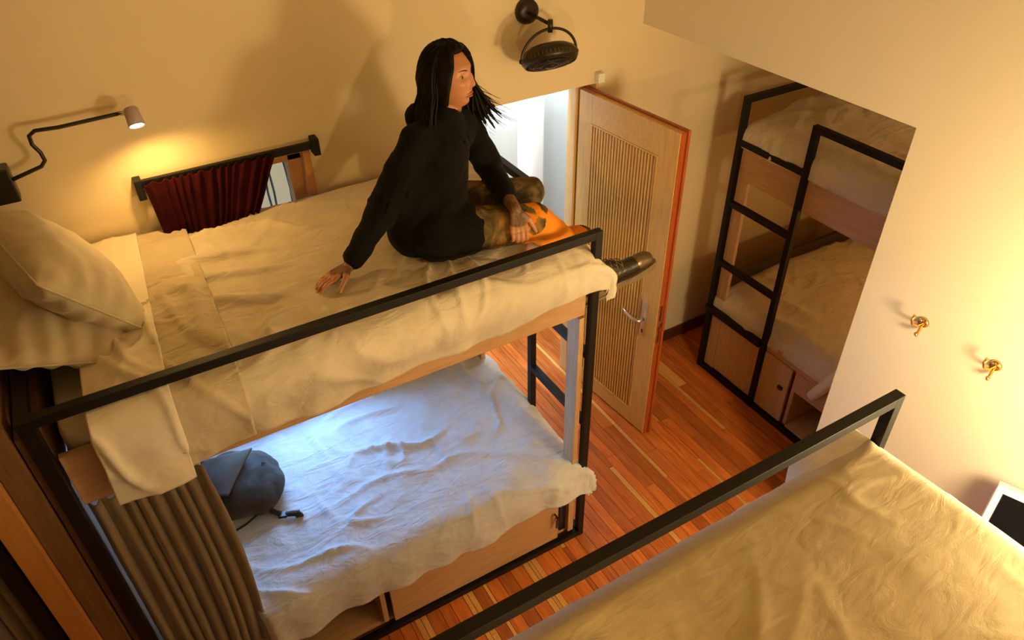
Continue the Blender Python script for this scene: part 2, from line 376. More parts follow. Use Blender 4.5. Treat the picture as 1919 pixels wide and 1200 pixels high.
# door closer stub on the lintel
o = MB().box(.745, .785, -.038, -.0005, 2.055, 2.105, .004).build('door_stop', m_white)
tag(o, 'small white block on the wall above the hinge side of the open door', 'door stop')

# ------------------------------------------------------------------ cloth
def fbm(p, o=4):
    return noise.fractal(Vector(p), 1.0, 2.1, o)
def ridge(p):
    return 1-abs(noise.noise(Vector(p)))*2
def bend(t, e, r):
    if t <= e-r: return t, 0
    s = t-(e-r)
    if s < r*pi/2: a = s/r; return e-r+r*sin(a), r*(1-cos(a))
    return e, r+s-r*pi/2
def cloth(name, T0, T1, xf, rx, S0, S1, yf, ry, ztop, amp, mat, seed=0, nx=150, ny=110, crown=.02, thick=.014, hem=None, headside=None, ang=.4, swell=.02, ywall=0, foldamp=.012, foldf=26, parent=None, ysign=-1, flare=.0):
    """sheet draped over a mattress: u runs along the bed (+X), v runs from the wall (S0) to the front edge and down (S1)"""
    bm = bmesh.new(); G = []
    for i in range(nx+1):
        row = []
        u = T0 + (T1-T0)*i/nx
        for j in range(ny+1):
            s1 = S1 + (hem(u) if hem else 0)
            v = S0 + (s1-S0)*j/ny
            px_, dx = bend(u, xf, rx); py_, dy = bend(v, yf, ry)
            drop = (dx**4 + dy**4)**.25
            cy_ = min(1, max(0, (v-S0)/max(yf-S0, .01)))
            z = ztop - drop + crown*sin(pi*cy_) - crown*.2
            ex, ey = T0, 0
            # directional creases
            cu = u*cos(ang) + v*sin(ang); cv = -u*sin(ang)+v*cos(ang)
            rg = max(0, ridge((cu*2.0+seed, cv*6.0+.5*noise.noise(Vector((u*3, v*3, 1))), seed)))
            rg2 = max(0, ridge((cv*3.1+seed*2, cu*7.5, seed+9)))
            h = amp*(1.5*rg**4*max(0, .30+noise.noise(Vector((u*1.9, v*2.2, seed+3)))*1.3) + 1.1*rg2**5*max(0, .1+noise.noise(Vector((u*2.6+5, v*2.6, seed+13)))*1.3) + .55*fbm((u*4.2, v*4.2, seed+7), 4))
            hang_y = min(1, dy/.18); hang_x = min(1, dx/.18)
            n = Vector((hang_x*1.0, 0, 0)) + Vector((0, hang_y*1.0, 0)) + Vector((0, 0, 1-max(hang_x, hang_y)*.98)); n.normalize()
            fold = foldamp*hang_y*min(1, dy/.35+.2)*(sin(u*foldf + 2.5*noise.noise(Vector((u*3, seed, v)))) + .7*noise.noise(Vector((u*9, v*1.5, seed))))
            fold += foldamp*hang_x*(1-hang_y)*(sin(v*foldf*.6+seed)+.5)
            fold += swell*sin(min(1, dy/.2)*pi)*.5
            P = Vector((px_, py_, z)) + n*(h+fold)
            if flare and dy > 0: P.y += flare*dy
            if headside: P.x += headside(v)
            P.y *= ysign; 
            if ysign < 0 and P.y > -.012-thick: P.y = -.012-thick
            row.append(bm.verts.new(P))
        G.append(row)
    for a, c in zip(G, G[1:]):
        for j in range(ny): bm.faces.new((a[j], a[j+1], c[j+1], c[j]))
    bmesh.ops.recalc_face_normals(bm, faces=bm.faces)
    me = bpy.data.meshes.new(name); bm.to_mesh(me); bm.free()
    o = link(name, me, mat, parent, True)
    md = o.modifiers.new('thick', 'SOLIDIFY'); md.thickness = thick; md.offset = 0
    return o
def mattress(x0, x1, y0, y1, z0, z1, mat, label, seed=0, bev=.05):
    b = MB(); b.box(x0, x1, y0, y1, z0, z1)
    bmesh.ops.subdivide_edges(b.bm, edges=b.bm.edges[:], cuts=14, use_grid_fill=True)
    cx_, cy_, cz_ = (x0+x1)/2, (y0+y1)/2, (z0+z1)/2; hx, hy, hz = (x1-x0)/2, (y1-y0)/2, (z1-z0)/2
    for v in b.bm.verts:
        d = v.co-Vector((cx_, cy_, cz_)); q = Vector((max(0, abs(d.x)-hx+bev), max(0, abs(d.y)-hy+bev), max(0, abs(d.z)-hz+bev)))
        if q.length > bev:
            k = bev/q.length; s = lambda a: 1 if a > 0 else -1
            for i_, hh in enumerate((hx, hy, hz)):
                if q[i_] > 0: v.co[i_] = (cx_, cy_, cz_)[i_] + s(d[i_])*(hh-bev+q[i_]*k)
        v.co.z += .004*noise.noise(v.co*9)
    o = b.build('mattress', mat, None, True); md = o.modifiers.new('s', 'SUBSURF'); md.levels = 1; md.render_levels = 1
    tag(o, label, 'mattress'); return o
def pillow(label, w, l, h, mat, loc, rot, seed=0):
    bm = bmesh.new(); n = 48; Gs = []
    for side in (1, -1):
        G = []
        for i in range(n+1):
            r = []
            for j in range(n+1):
                a = -1+2*i/n; c = -1+2*j/n
                pr = max(0, (1-abs(a)**2.6))**.62*max(0, (1-abs(c)**2.6))**.62
                pin = 1-.10*(1-abs(c)**2)*abs(a)**3; pin2 = 1-.10*(1-abs(a)**2)*abs(c)**3
                x_ = a*w/2*pin2*1.0; y_ = c*l/2*pin
                e = max(abs(a), abs(c))
                wr = .012*(e**3)*sin((a*7 if abs(c) > abs(a) else c*7)*2.4 + seed) * pr**.3
                wr += .010*fbm((a*1.8+seed, c*1.8, side), 3)*min(1, pr*2) + .006*ridge((a*3+seed, c*1.2, seed))*min(1, pr*2)*(.5+noise.noise(Vector((a, c, seed))))
                r.append(bm.verts.new((x_, y_, side*(pr*h/2 + wr*(1 if pr > .01 else 0)))))
            G.append(r)
        for a_, c_ in zip(G, G[1:]):
            for j in range(n): bm.faces.new((a_[j], a_[j+1], c_[j+1], c_[j]))
        Gs.append(G)
    bmesh.ops.remove_doubles(bm, verts=bm.verts, dist=.0008)
    b = MB(); b.bm.free(); b.bm = bm
    o = b.build('pillow', mat, None, True); o.location = loc; o.rotation_euler = rot
    tag(o, label, 'pillow')
    # piped seam all round
    pts = []
    for k in range(97):
        t = 2*pi*k/96; a = max(-1, min(1, 1.42*cos(t))); c = max(-1, min(1, 1.42*sin(t)))
        a = cos(t)/max(abs(cos(t)), abs(sin(t))); c = sin(t)/max(abs(cos(t)), abs(sin(t)))
        pts.append((a*w/2*(1-.10*(1-abs(a)**2)*abs(c)**3), c*l/2*(1-.10*(1-abs(c)**2)*abs(a)**3), 0))
    MB().tube(pts, .004, 6, False).build('seam', mat, o, True)
    return o
def curtain(name, x0, x1, y, ztop, zbot, nf, amp, mat, label, cat, right=None, left=None, seed=0, head=True, zb=None):
    bm = bmesh.new(); nx = nf*12; nz = 40; G = []
    for j in range(nz+1):
        r = []; f = j/nz
        for i in range(nx+1):
            t = i/nx
            L_ = x0 + (left(f) if left else 0); R_ = x1 + (right(f) if right else 0)
            tt = t + .018*sin(t*17+seed) + .012*noise.noise(Vector((t*6, f*2, seed)))*min(1, f*4)
            a = amp*(.45+.55*min(1, f*5)) * (.75+.5*noise.noise(Vector((t*8, seed, f*.8))))
            ph = 2*pi*nf*tt
            yy = y + a*sin(ph) + .3*a*sin(ph*2+1)
            xx = L_ + (R_-L_)*t + .35*a*cos(ph)
            z = ztop + ((zb(t) if zb else zbot)-ztop)*f
            if f < .06: z += .006*sin(ph*1.0+seed)
            r.append(bm.verts.new((xx, yy, z)))
        G.append(r)
    for a, c in zip(G, G[1:]):
        for i in range(nx): bm.faces.new((a[i], a[i+1], c[i+1], c[i]))
    bmesh.ops.recalc_face_normals(bm, faces=bm.faces)
    me = bpy.data.meshes.new(name); bm.to_mesh(me); bm.free()
    o = link(name, me, mat, None, True); md = o.modifiers.new('s', 'SOLIDIFY'); md.thickness = .004
    tag(o, label, cat); return o

# ------------------------------------------------------------------ bunk 1 (the one she sits on)
ZR = 1.926; t = .034
WB = 1.08; YL = .586; XH = -2.03
B1 = empty('bunk_bed', (0, 0, 0), 'large oak and black steel bunk bed under the seated woman, against the window wall', 'bunk bed', 'bunk beds')
bar('post', (0, -WB, 0), (0, -WB, ZR), t, m_steel, B1)
bar('post', (0, -YL, 0), (0, -YL, ZR), t, m_steel, B1)
bar('post', (XH, -WB, 0), (XH, -WB, ZR), t*1.3, m_steel, B1)
bar('guard_rail', (0-t/2, -WB, ZR-t/2), (XH+t*.65, -WB, ZR-t/2), t, m_steel, B1)
bar('guard_rail', (0, -YL+t/2, ZR-t/2), (0, -.02, ZR-t/2), t, m_steel, B1)
bar('head_rail', (XH, -WB+t*.65, ZR-t/2), (XH, -.02, ZR-t/2), t, m_steel, B1)
for z in (1.66, 1.29, .87, .51): bar('rung', (0, -WB+t/2, z-t/2), (0, -YL-t/2, z-t/2), t, m_steel, B1)
bar('bottom_rail', (0-t/2, -WB, .02), (XH+t*.65, -WB, .02), t, m_steel, B1)
bar('bottom_rail', (0, -WB+t/2, .02), (0, -.02, .02), t*.9, m_steel, B1)
MB().box(XH+.03, -.032, -1.072, -1.048, 1.515, 1.735, .003).build('side_board', m_oak, B1)
MB().box(XH+.03, -.10, -.04, -.02, 1.50, 1.735, .003).build('side_board', m_oak, B1)
MB().box(-.056, -.032, -1.046, -.03, 1.50, 1.735, .003).build('end_board', m_oaky, B1)
MB().box(XH+.03, -.058, -1.046, -.042, 1.60, 1.62).build('mattress_base', m_oak, B1)
MB().box(-.060, -.032, -1.072, -.985, .52, 1.499, .003).build('end_upright', m_oakz, B1)
MB().box(-.060, -.032, -.115, -.02, .40, 1.499, .003).build('end_upright', m_oakz, B1)
MB().box(XH-.045, XH-.02, -1.08, -.02, .03, 1.86, .003).build('headboard', m_walnut, B1)
MB().box(XH-.015, XH+.022, -1.05, -.05, .40, 1.84, .003).build('headboard_pad', m_walnut, B1)
# lower storage
MB().box(XH+.03, -.03, -1.046, -.03, .028, .05, .002).build('storage_floor', m_oak, B1)
MB().box(XH+.03, -.03, -1.062, -.03, .335, .36, .002).build('storage_lid', m_oak, B1)
MB().box(-1.135, -1.11, -1.06, -.03, .05, .335, .002).build('storage_divider', m_oakz, B1)
MB().box(XH+.03, -1.136, -.10, -.08, .05, .335, .002).build('storage_back', m_walnut, B1)
dd = MB().box(-1.085, -.135, -1.074, -1.054, .045, .345, .003).build('storage_door', m_oak, B1)
MB().box(-.105, -.072, -1.045, -1.03, .05, .335).build('storage_gap_shade', m_blackp, B1)  # black strip stands in for the shaded gap between storage door and upright
MB().box(-.070, -.036, -1.074, -.03, .05, .50, .003).build('end_upright', m_oakz, B1)
MB().box(-.060, -.034, -.98, -.12, .36, .56, .003).build('foot_board', m_oaky, B1)
k = MB().tube([(-.165, -1.0745, .265), (-.165, -1.082, .265)], .010, 14).build('lock', m_chrome, B1)
k = empty('keys', (-.165, -1.082, .265), 'black keys hanging in the lock of the under-bed storage door', 'keys')
MB().tube([(0, 0, .006), (0, -.018, .006)], .004, 8).box(-.003, .003, -.034, -.012, -.010, .014, .001).build('key', m_blackp, k)
MB().tube([(.012*cos(a*pi/6), -.02, -.012+.012*sin(a*pi/6)) for a in range(13)], .0015, 6, False).build('key_ring', m_blackp, k)
MB().box(-.005, .006, -.024, -.019, -.085, -.022, .001).box(.008, .016, -.020, -.016, -.07, -.022, .001).build('key_tag', m_blackp, k)

mattress(-1.985, -.03, -1.045, -.05, 1.625, 1.80, m_sheet, 'cream sheeted mattress of the upper bunk under the pillows', bev=.05)
mattress(-1.985, -.065, -1.02, -.05, .362, .50, m_sheet, 'mattress of the lower bunk under the white duvet', bev=.04)
# cream inner sheet (turned back), folded band, main duvet
def hs(v): return -.05*sin(v*3)
o = cloth('duvet', -1.50, .215, .045, .15, .03, 1.312, 1.105, .085, 1.838, .021, m_duvet, 3, crown=.030,
          hem=lambda u: -.0 - .07*max(0, min(1, (u+.9)/.9)) + .012*sin(u*9), nx=190, ny=130, ang=.25, foldamp=.008)
tag(o, 'cream linen duvet on the upper bunk, draped over the front board under the woman', 'duvet')
DUV1 = o
o = cloth('bed_sheet', -1.76, -1.40, 5, .05, .03, 1.375, 1.118, .07, 1.862, .020, m_fold, 9, crown=.02, nx=50, ny=120, ang=1.2,
          headside=lambda v: -.03+.12*(1.1-v)*.3, hem=lambda u: .03*(u+1.6)/.2*-1, foldamp=.006, foldf=18, thick=.02)
o.name = 'duvet_turnback'; tag(o, 'beige turned-back band of duvet crossing the upper bunk beside the pillows', 'duvet')
o = cloth('bed_sheet', -1.90, -1.66, 5, .05, .03, 1.46, 1.140, .07, 1.878, .016, m_sheet, 15, crown=.02, nx=44, ny=120, ang=1.2,
          headside=lambda v: .02+.16*(1.1-v)*.35, foldamp=.010, foldf=20, thick=.014)
tag(o, 'cream top sheet hanging over the side board between pillows and turned-back duvet', 'sheet')

o = cloth('duvet', -1.95, .17, .015, .08, .05, 1.285, 1.085, .085, .570, .026, m_duvetw, 31, crown=.025, nx=200, ny=130, ang=.15,
          hem=lambda u: -.038*max(0, min(1, (u+.75)/.4)) + .008*sin(u*7), foldamp=.010, foldf=30, flare=.03)
for v in o.data.vertices:
    f = max(0, min(1, (v.co.x+1.68)/.16)); f = f*f*(3-2*f); ym = -1.0 - .25*f
    if v.co.y < ym: v.co.y = ym
tag(o, 'crumpled white duvet on the lower bunk, lit blue by the window', 'duvet')

PW = .50
pillow('plump beige pillow standing against the other, nearest the wall lamp', .42, .72, .24, m_pillow, (-1.845, -.46, 2.035), (0, radians(52), radians(15)), 2)
pillow('lower beige pillow slumped at the head of the upper bunk', .42, .78, .17, m_pillow, (-1.905, -.50, 1.935), (0, radians(20), radians(2)), 5)

# curtain of the lower berth with its rod
o = curtain('berth_curtain', -2.0, -1.635, -1.045, 1.492, .14, 9, .028, m_curt, 'gathered taupe curtain at the head of the lower bunk beside the backpack', 'curtain',
            right=lambda f: .0+.055*sin(f*pi*.8)-.06*f)
r_ = MB().tube([(-1.99, -1.035, 1.493), (-.07, -1.035, 1.493)], .005, 8).build('curtain_rod', m_steel, B1, True)

# bunk 4, beyond the head of bunk 1 (only its end shows)
B4 = empty('bunk_bed', (-2.2, 0, 0), 'dark end of another bunk bed at the bottom left corner, past the headboard', 'bunk bed', 'bunk beds')
def P4(o): o.location = (2.2, 0, 0); return o
P4(MB().box(-2.150, -2.078, -1.10, -1.075, 0, 1.93, .003).build('end_board', m_walnut, B4))
P4(MB().box(-2.225, -2.152, -1.13, -1.09, 0, 1.93, .003).build('end_board', m_orangeb, B4))
P4(MB().box(-2.145, -2.080, -1.073, -.02, 0, 1.93, .003).build('end_panel', m_walnut, B4))
P4(bar('post', (-2.262, -1.09, 0), (-2.262, -1.09, ZR), .05, m_steel, B4))
P4(bar('guard_rail', (-2.29, -1.09, ZR-.017), (-4.2, -1.09, ZR-.017), t, m_steel, B4))
P4(MB().box(-4.2, -2.29, -1.075, -1.05, 1.50, 1.735, .003).build('side_board', m_oak, B4))
P4(MB().box(-4.2, -2.29, -1.045, -.03, 1.60, 1.62, .003).build('mattress_base', m_oak, B4))
P4(bar('post', (-4.2, -1.09, 0), (-4.2, -1.09, ZR), .05, m_steel, B4))
P4(MB().box(-4.2, -2.29, -1.07, -.03, .03, .35, .003).build('storage_box', m_oak, B4))
curtain('berth_curtain', -3.1, -2.30, -1.03, 1.492, .36, 16, .021, m_curt, 'dark taupe curtain cut off by the bottom left corner of the photo', 'curtain', seed=4)

# ------------------------------------------------------------------ bunk 2 (foreground)
Y2 = -2.306; X2 = .193
B2 = empty('bunk_bed', (0, -3.386, 0), 'foreground bunk bed with a black guard rail and tan blanket, bottom right', 'bunk bed', 'bunk beds')
def P2(o): o.location = (0, 3.386, 0); return o
YB = Y2-WB
P2(bar('post', (X2, Y2, 0), (X2, Y2, ZR), t, m_steel, B2))
P2(bar('post', (XH, Y2, 0), (XH, Y2, ZR), t, m_steel, B2))
P2(bar('guard_rail', (X2-t/2, Y2, ZR-t/2), (XH+t/2, Y2, ZR-t/2), t, m_steel, B2))
P2(bar('post', (X2, YB+.02, 0), (X2, YB+.02, ZR-.1), t, m_steel, B2))
P2(bar('post', (XH, YB+.02, 0), (XH, YB+.02, ZR-.1), t, m_steel, B2))
P2(MB().box(XH+.02, X2-.02, Y2-.030, Y2-.006, 1.44, 1.66, .003).build('side_board', m_oak, B2))
P2(MB().box(X2-.05, X2-.02, YB+.04, Y2-.032, 1.44, 1.66, .003).build('end_board', m_oaky, B2))
P2(MB().box(XH+.02, X2-.052, YB+.04, Y2-.032, 1.52, 1.54, .003).build('mattress_base', m_oak, B2))
P2(MB().box(XH+.02, X2-.02, YB+.04, Y2-.03, .03, .35, .003).build('storage_box', m_oak, B2))
mattress(XH+.05, X2-.06, YB+.05, Y2-.05, 1.545, 1.69, m_sheet, 'mattress under the tan blanket of the foreground bunk', bev=.05)
# mirrored drape: front edge faces +Y
def cloth2():
    o = cloth('blanket', -2.0, X2+.14, X2-.0, .09, 0, 1.115, 1.10, .085, 1.748, .005, m_duvetb, 50, crown=.035, nx=170, ny=110, ang=.9, ysign=1, foldamp=.006, thick=.016)
    for v in o.data.vertices: v.co.y += YB+.02
    return o
o = cloth('duvet', -2.0, X2+.20, X2+.02, .09, 0, 1.36, 1.10, .085, 1.735, .010, m_duvet, 54, crown=.02, nx=120, ny=80, ysign=1, foldamp=.006)
for v in o.data.vertices:
    f = max(0, min(1, (v.co.x+.10)/.08)); g = max(0, min(1, (v.co.y-1.0)/.10))
    v.co.y += YB+.02+.075*f*g
tag(o, 'pale yellow duvet edge showing under the tan blanket at the foot of the foreground bunk', 'duvet')
o = cloth2(); tag(o, 'tan woollen blanket over the foreground bunk, filling the bottom right corner', 'blanket')

# ------------------------------------------------------------------ bunk 3 (in the alcove)
X3 = 1.536; Y3 = -.345; Y3b = Y3-.48; X3b = 2.86; Y3e = -2.42
B3 = empty('bunk_bed', (X3, Y3, 0), 'far bunk bed in the wall recess with a black ladder on its side', 'bunk bed', 'bunk beds')
def P3(o): o.location = (-X3, -Y3, 0); return o
P3(bar('post', (X3, Y3, 0), (X3, Y3, ZR), t, m_steel, B3))
P3(bar('post', (X3, Y3b, 0), (X3, Y3b, ZR), t, m_steel, B3))
P3(bar('post', (X3, Y3e, 0), (X3, Y3e, ZR), t, m_steel, B3))
P3(bar('post', (X3b, Y3, 0), (X3b, Y3, ZR), t, m_steel, B3))
P3(bar('post', (X3b, Y3e, 0), (X3b, Y3e, ZR), t, m_steel, B3))
P3(bar('guard_rail', (X3+t/2, Y3, ZR-t/2), (X3b-t/2, Y3, ZR-t/2), t, m_steel, B3))
P3(bar('guard_rail', (X3, Y3b-t/2, ZR-t/2), (X3, Y3e+t/2, ZR-t/2), t, m_steel, B3))
for z in (1.68, 1.295, .88): P3(bar('rung', (X3, Y3-t/2, z-t/2), (X3, Y3b+t/2, z-t/2), t, m_steel, B3))
P3(bar('rung', (X3-.012, Y3+.02, .505), (X3-.012, Y3b+t/2, .505), t*1.15, m_steel, B3))
P3(bar('bottom_rail', (X3, Y3-t/2, .02), (X3, Y3e+t/2, .02), t, m_steel, B3))
P3(MB().box(X3+.01, X3+.035, Y3e+.02, Y3-.02, 1.44, 1.665, .003).build('side_board', m_oaky, B3))
P3(MB().box(X3+.037, X3b-.02, Y3-.045, Y3-.02, 1.44, 1.665, .003).build('end_board', m_oak, B3))
P3(MB().box(X3+.037, X3b-.02, Y3e+.02, Y3-.047, 1.55, 1.57, .003).build('mattress_base', m_oak, B3))
P3(MB().box(X3+.012, X3+.036, Y3-.10, Y3-.02, .03, 1.438, .003).build('end_upright', m_oakz, B3))
P3(MB().box(X3+.037, X3b-.02, Y3-.05, Y3-.02, .58, .755, .003).build('foot_board', plain('board_gap_shade', (.045, .024, .010, 1), .5), B3))  # dark board stands in for the shade between mattress end and back wall
P3(MB().box(X3+.010, X3+.036, Y3e+.02, Y3-.10, .475, .535, .003).build('side_rail', m_oaky, B3))
P3(MB().box(X3+.037, X3b-.02, Y3e+.02, Y3-.05, .44, .46, .003).build('mattress_base', m_oak, B3))
P3(MB().box(X3+.012, X3+.032, Y3b+.025, Y3-.105, .045, .47, .002).build('storage_panel', m_oakz, B3))
dd = P3(MB().box(X3+.002, X3+.020, Y3b-.235, Y3b-.02, .045, .47, .003).build('storage_door', m_oakz, B3))
MB().box(X3-.014, X3+.0015, Y3b-.205, Y3b-.170, .29, .312, .003).build('door_knob', m_blackp, dd)
P3(MB().box(X3+.020, X3b-.05, Y3b-.275, Y3b-.250, .045, .472, .002).build('storage_divider', m_oaky, B3))
P3(MB().box(X3+.012, X3b-.05, Y3e+.02, Y3b-.278, .032, .052, .002).build('storage_floor', m_oaky, B3))
P3(MB().box(X3+.012, X3+.032, Y3e+.02, Y3b-.278, .33, .472, .002).build('storage_panel', m_oaky, B3))
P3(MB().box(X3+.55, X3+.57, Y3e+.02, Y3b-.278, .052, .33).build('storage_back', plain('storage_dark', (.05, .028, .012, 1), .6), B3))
mattress(X3+.045, X3b-.03, Y3e+.04, Y3-.06, 1.575, 1.73, m_sheet, 'mattress of the upper bunk in the recess', bev=.05)
mattress(X3+.045, X3b-.03, Y3e+.04, Y3-.06, .462, .585, m_sheet, 'mattress of the lower bunk in the recess', bev=.04)
def cloth3(z, lab, seed, drop):
    # bed runs along -Y: build with u = distance from bed head, v across, then rotate
    o = cloth('duvet', .35, 2.05+.10, 2.03, .09, .02, 1.27+drop, 1.27, .09, z, .022, m_duvet, seed, crown=.05, nx=110, ny=90, ysign=1, foldamp=.008, ang=.5)
    for v in o.data.vertices:
        u, w_, zz = v.co; v.co = (X3b-.035-w_, Y3e+.045+u, zz)
    tag(o, lab, 'duvet'); return o
cloth3(1.80, 'rumpled cream duvet on the upper bunk of the recess bed', 61, .12)
cloth3(.655, 'cream duvet on the lower bunk of the recess bed behind the ladder', 71, .10)
# rolled curtain edge near the jamb
o = MB().tube([(X3-.035, -1.62, 1.40), (X3-.03, -1.52, 1.05), (X3-.03, -1.40, .75), (X3-.02, -1.28, .50), (X3-.02, -1.24, .42)], [.02, .03, .034, .034, .03], 14).build('berth_curtain', m_curt if False else m_sheet, None, True)
tag(o, 'bundled cream curtain at the front of the recess bed beside the wall edge', 'curtain')

# ------------------------------------------------------------------ window curtain and its rod
cr_ = empty('curtain_rod', (-1.14, -.02, 2.08), 'black curtain rod above the small window over the upper bunk', 'curtain rod')
def Pc(o): o.location = (1.14, .02, -2.08); return o
Pc(MB().box(-1.50, -.775, -.052, -.030, 2.068, 2.100, .003).build('rod', m_steel, cr_))
Pc(MB().box(-.795, -.765, -.058, 0, 2.035, 2.112, .004).build('bracket', m_steel, cr_))
Pc(MB().box(-1.525, -1.495, -.058, 0, 2.02, 2.105, .004).build('bracket', m_steel, cr_))
o = curtain('window_curtain', -1.495, -.965, -.072, 2.092, 1.83, 14, .008, m_red, 'dark red velvet curtain drawn over most of the small window', 'curtain', right=lambda f: -.13*f, left=lambda f: .02*f, seed=2)

# ------------------------------------------------------------------ wall lamp with jointed arm
lp = empty('reading_lamp', (-1.93, 0, 2.21), 'lit jointed-arm reading lamp on the wall over the pillows', 'lamp')
def Pl(o): o.location = (1.93, 0, -2.21); return o
Pl(MB().box(-1.985, -1.905, -.07, -.0005, 2.135, 2.265, .006).build('wall_box', m_blackp, lp))
Pl(MB().tube([(-1.925, -.06, 2.215), (-1.86, -.062, 2.232), (-1.80, -.065, 2.248), (-1.782, -.067, 2.268), (-1.785, -.068, 2.300), (-1.800, -.069, 2.335), (-1.798, -.07, 2.368), (-1.775, -.07, 2.382), (-1.70, -.07, 2.378), (-1.53, -.07, 2.384), (-1.475, -.07, 2.386)], .0075, 10).build('arm', m_blackp, lp, True))
Pl(MB().tube([(-1.49, -.07, 2.386), (-1.452, -.10, 2.386)], .009, 10).build('joint', m_chrome, lp, True))
ax = Vector((.02, -.62, -.78)).normalized()
p0 = Vector((-1.450, -.095, 2.405))
Q = ax.to_track_quat('Z', 'Y').to_matrix().to_4x4(); TL = Matrix.Translation(p0) @ Q
Pl(MB().lathe([(.001, 0), (.022, .0), (.026, .005), (.030, .070), (.027, .070), (.022, .010), (.001, .010)], 28, TL).build('lamp_head', plain('lamp_shade_grey', (.42, .33, .30, 1), .5), lp, True))
Pl(MB().lathe([(.001, .056), (.0265, .056), (.0265, .066), (.001, .068)], 28, TL).build('bulb', m_bulb, lp, True))

# ------------------------------------------------------------------ wall fan
fn = empty('wall_fan', (.325, 0, 2.472), 'round black wall fan hanging in a hooped bracket', 'fan')
def Pf(o): o.location = (-.325, 0, -2.472); return o
TR = Matrix.Translation((.325, -.0005, 2.472)) @ Matrix.Rotation(radians(90), 4, 'X')
Pf(MB().lathe([(.001, 0), (.058, 0), (.060, .006), (.054, .028), (.03, .034), (.001, .035)], 32, TR).build('wall_plate', m_fan, fn, True))
J = Vector((.325, -.21, 2.458)); FC = Vector((.331, -.20, 2.314))
Pf(MB().tube([(.325, -.03, 2.468), (.325, -.20, 2.460)], .0085, 12).build('arm', m_fan, fn, True))
Pf(MB().tube([(.327, -.21, 2.480), (.327, -.21, 2.425)], .012, 14).build('swivel', m_fan, fn, True))
hx = Vector((1, 0, .0)).normalized(); rad_ = .150
Ddir = Vector((-.25, -.50, -.80)).normalized()      # direction the fan blows
pts = [FC + hx*(-rad_*cos(a)) + Vector((0, -.0, 1))*(rad_*.82*sin(a)) for a in [pi*k/28 for k in range(29)]]
Pf(MB().tube(pts, .0065, 10).build('yoke', m_fan, fn, True))
for s in (-1, 1): Pf(MB().sphere(FC+hx*(s*rad_), .0125, 14).build('pivot_knob', m_fan, fn, True))
Ddir = (Ddir - hx*Ddir.dot(hx)*.6).normalized()
TF = Matrix.Translation(FC) @ Ddir.to_track_quat('Z', 'Y').to_matrix().to_4x4()
Pf(MB().lathe([(.001, -.045), (.05, -.045), (.095, -.040), (.122, -.024), (.132, -.004), (.132, .020), (.122, .036), (.118, .034), (.127, .018), (.127, -.004), (.118, -.018), (.09, -.034), (.001, -.038)], 48, TF).build('housing', m_fan, fn, True))
g = MB()
for k in range(60):
    a = 2*pi*k/60; tw = .5
    pp = [TF @ Vector((r*cos(a+tw*(1-r/.12)), r*sin(a+tw*(1-r/.12)), .036+.012*(1-(r/.12)**2))) for r in (.026, .05, .075, .1, .12)]
    g.tube(pp, .0013, 5)
for r in (.05, .085, .119): g.tube([TF @ Vector((r*cos(2*pi*k/40), r*sin(2*pi*k/40), .036+.012*(1-(r/.12)**2))) for k in range(41)], .0016, 5, False)
o = Pf(g.build('grille', m_fan, fn, True))
Pf(MB().lathe([(.001, .040), (.028, .042), (.028, .052), (.001, .056)], 28, TF).build('grille_cap', m_fan, fn, True))
g = MB()
for k in range(5):
    Tb = TF @ Matrix.Rotation(2*pi*k/5, 4, 'Z') @ Matrix.Translation((.062, 0, .015)) @ Matrix.Rotation(radians(25), 4, 'X')
    g.box(-.045, .045, -.026, .026, -.001, .001, 0, Tb)
Pf(g.build('blades', m_blackp, fn))
g = MB()
for k in range(44):
    a = 2*pi*k/44
    Tb = TF @ Matrix.Rotation(a, 4, 'Z') @ Matrix.Translation((.1325, 0, .008)); g.box(-.0012, .0012, -.0022, .0022, -.009, .009, 0, Tb)
o = Pf(g.build('vent_ribs', m_ribs, fn)); o['label'] = 'row of small bright vents around the rim'

# ------------------------------------------------------------------ brass hooks on the right wall
for (y, z, lab) in ((-1.902, 1.579, 'brass double coat hook on the pale wall, nearer the recess'), (-2.207, 1.575, 'brass double coat hook on the pale wall, nearer the right edge of the photo')):
    h = empty('coat_hook', (XR, y, z), lab, 'hook', 'brass coat hooks'); h.scale = (1.3, 1.3, 1.3)
    MB().tube([(-.0005, 0, .006), (-.007, 0, .006)], [.018, .015], 18).build('plate', m_brass, h, True)
    MB().tube([(-.006, 0, .004), (-.028, .004, .0), (-.045, .010, .012), (-.050, .013, .030), (-.040, .012, .040)], [.0055, .005, .0045, .0045, .006], 10).build('upper_prong', m_brass, h, True)
    MB().tube([(-.006, 0, -.004), (-.018, -.004, -.022), (-.030, -.007, -.030), (-.038, -.008, -.018)], [.005, .0045, .0045, .0055], 10).build('lower_prong', m_brass, h, True)

# tilted white framed black panel past the foot of the foreground bunk
tv = empty('wall_panel', (.96, -2.70, 1.07), 'black glossy panel in a white frame at the right edge, past the foreground bunk', 'panel', rot=(radians(0), radians(22), radians(20)))
MB().box(-.030, .030, -.26, .26, .135, .16, .004).box(-.030, .030, -.26, .26, -.22, -.195, .004).box(-.030, .030, .235, .26, -.195, .135, .004).box(-.030, .030, -.26, -.235, -.195, .135, .004).build('frame', m_white, tv)
MB().box(-.022, .022, -.235, .235, -.195, .135, .003).build('screen', m_blackgl, tv)
MB().box(.030, .075, -.05, .05, -.08, .02, .003).build('bracket', m_blackp, tv)
print('objects so far', len(bpy.data.objects))
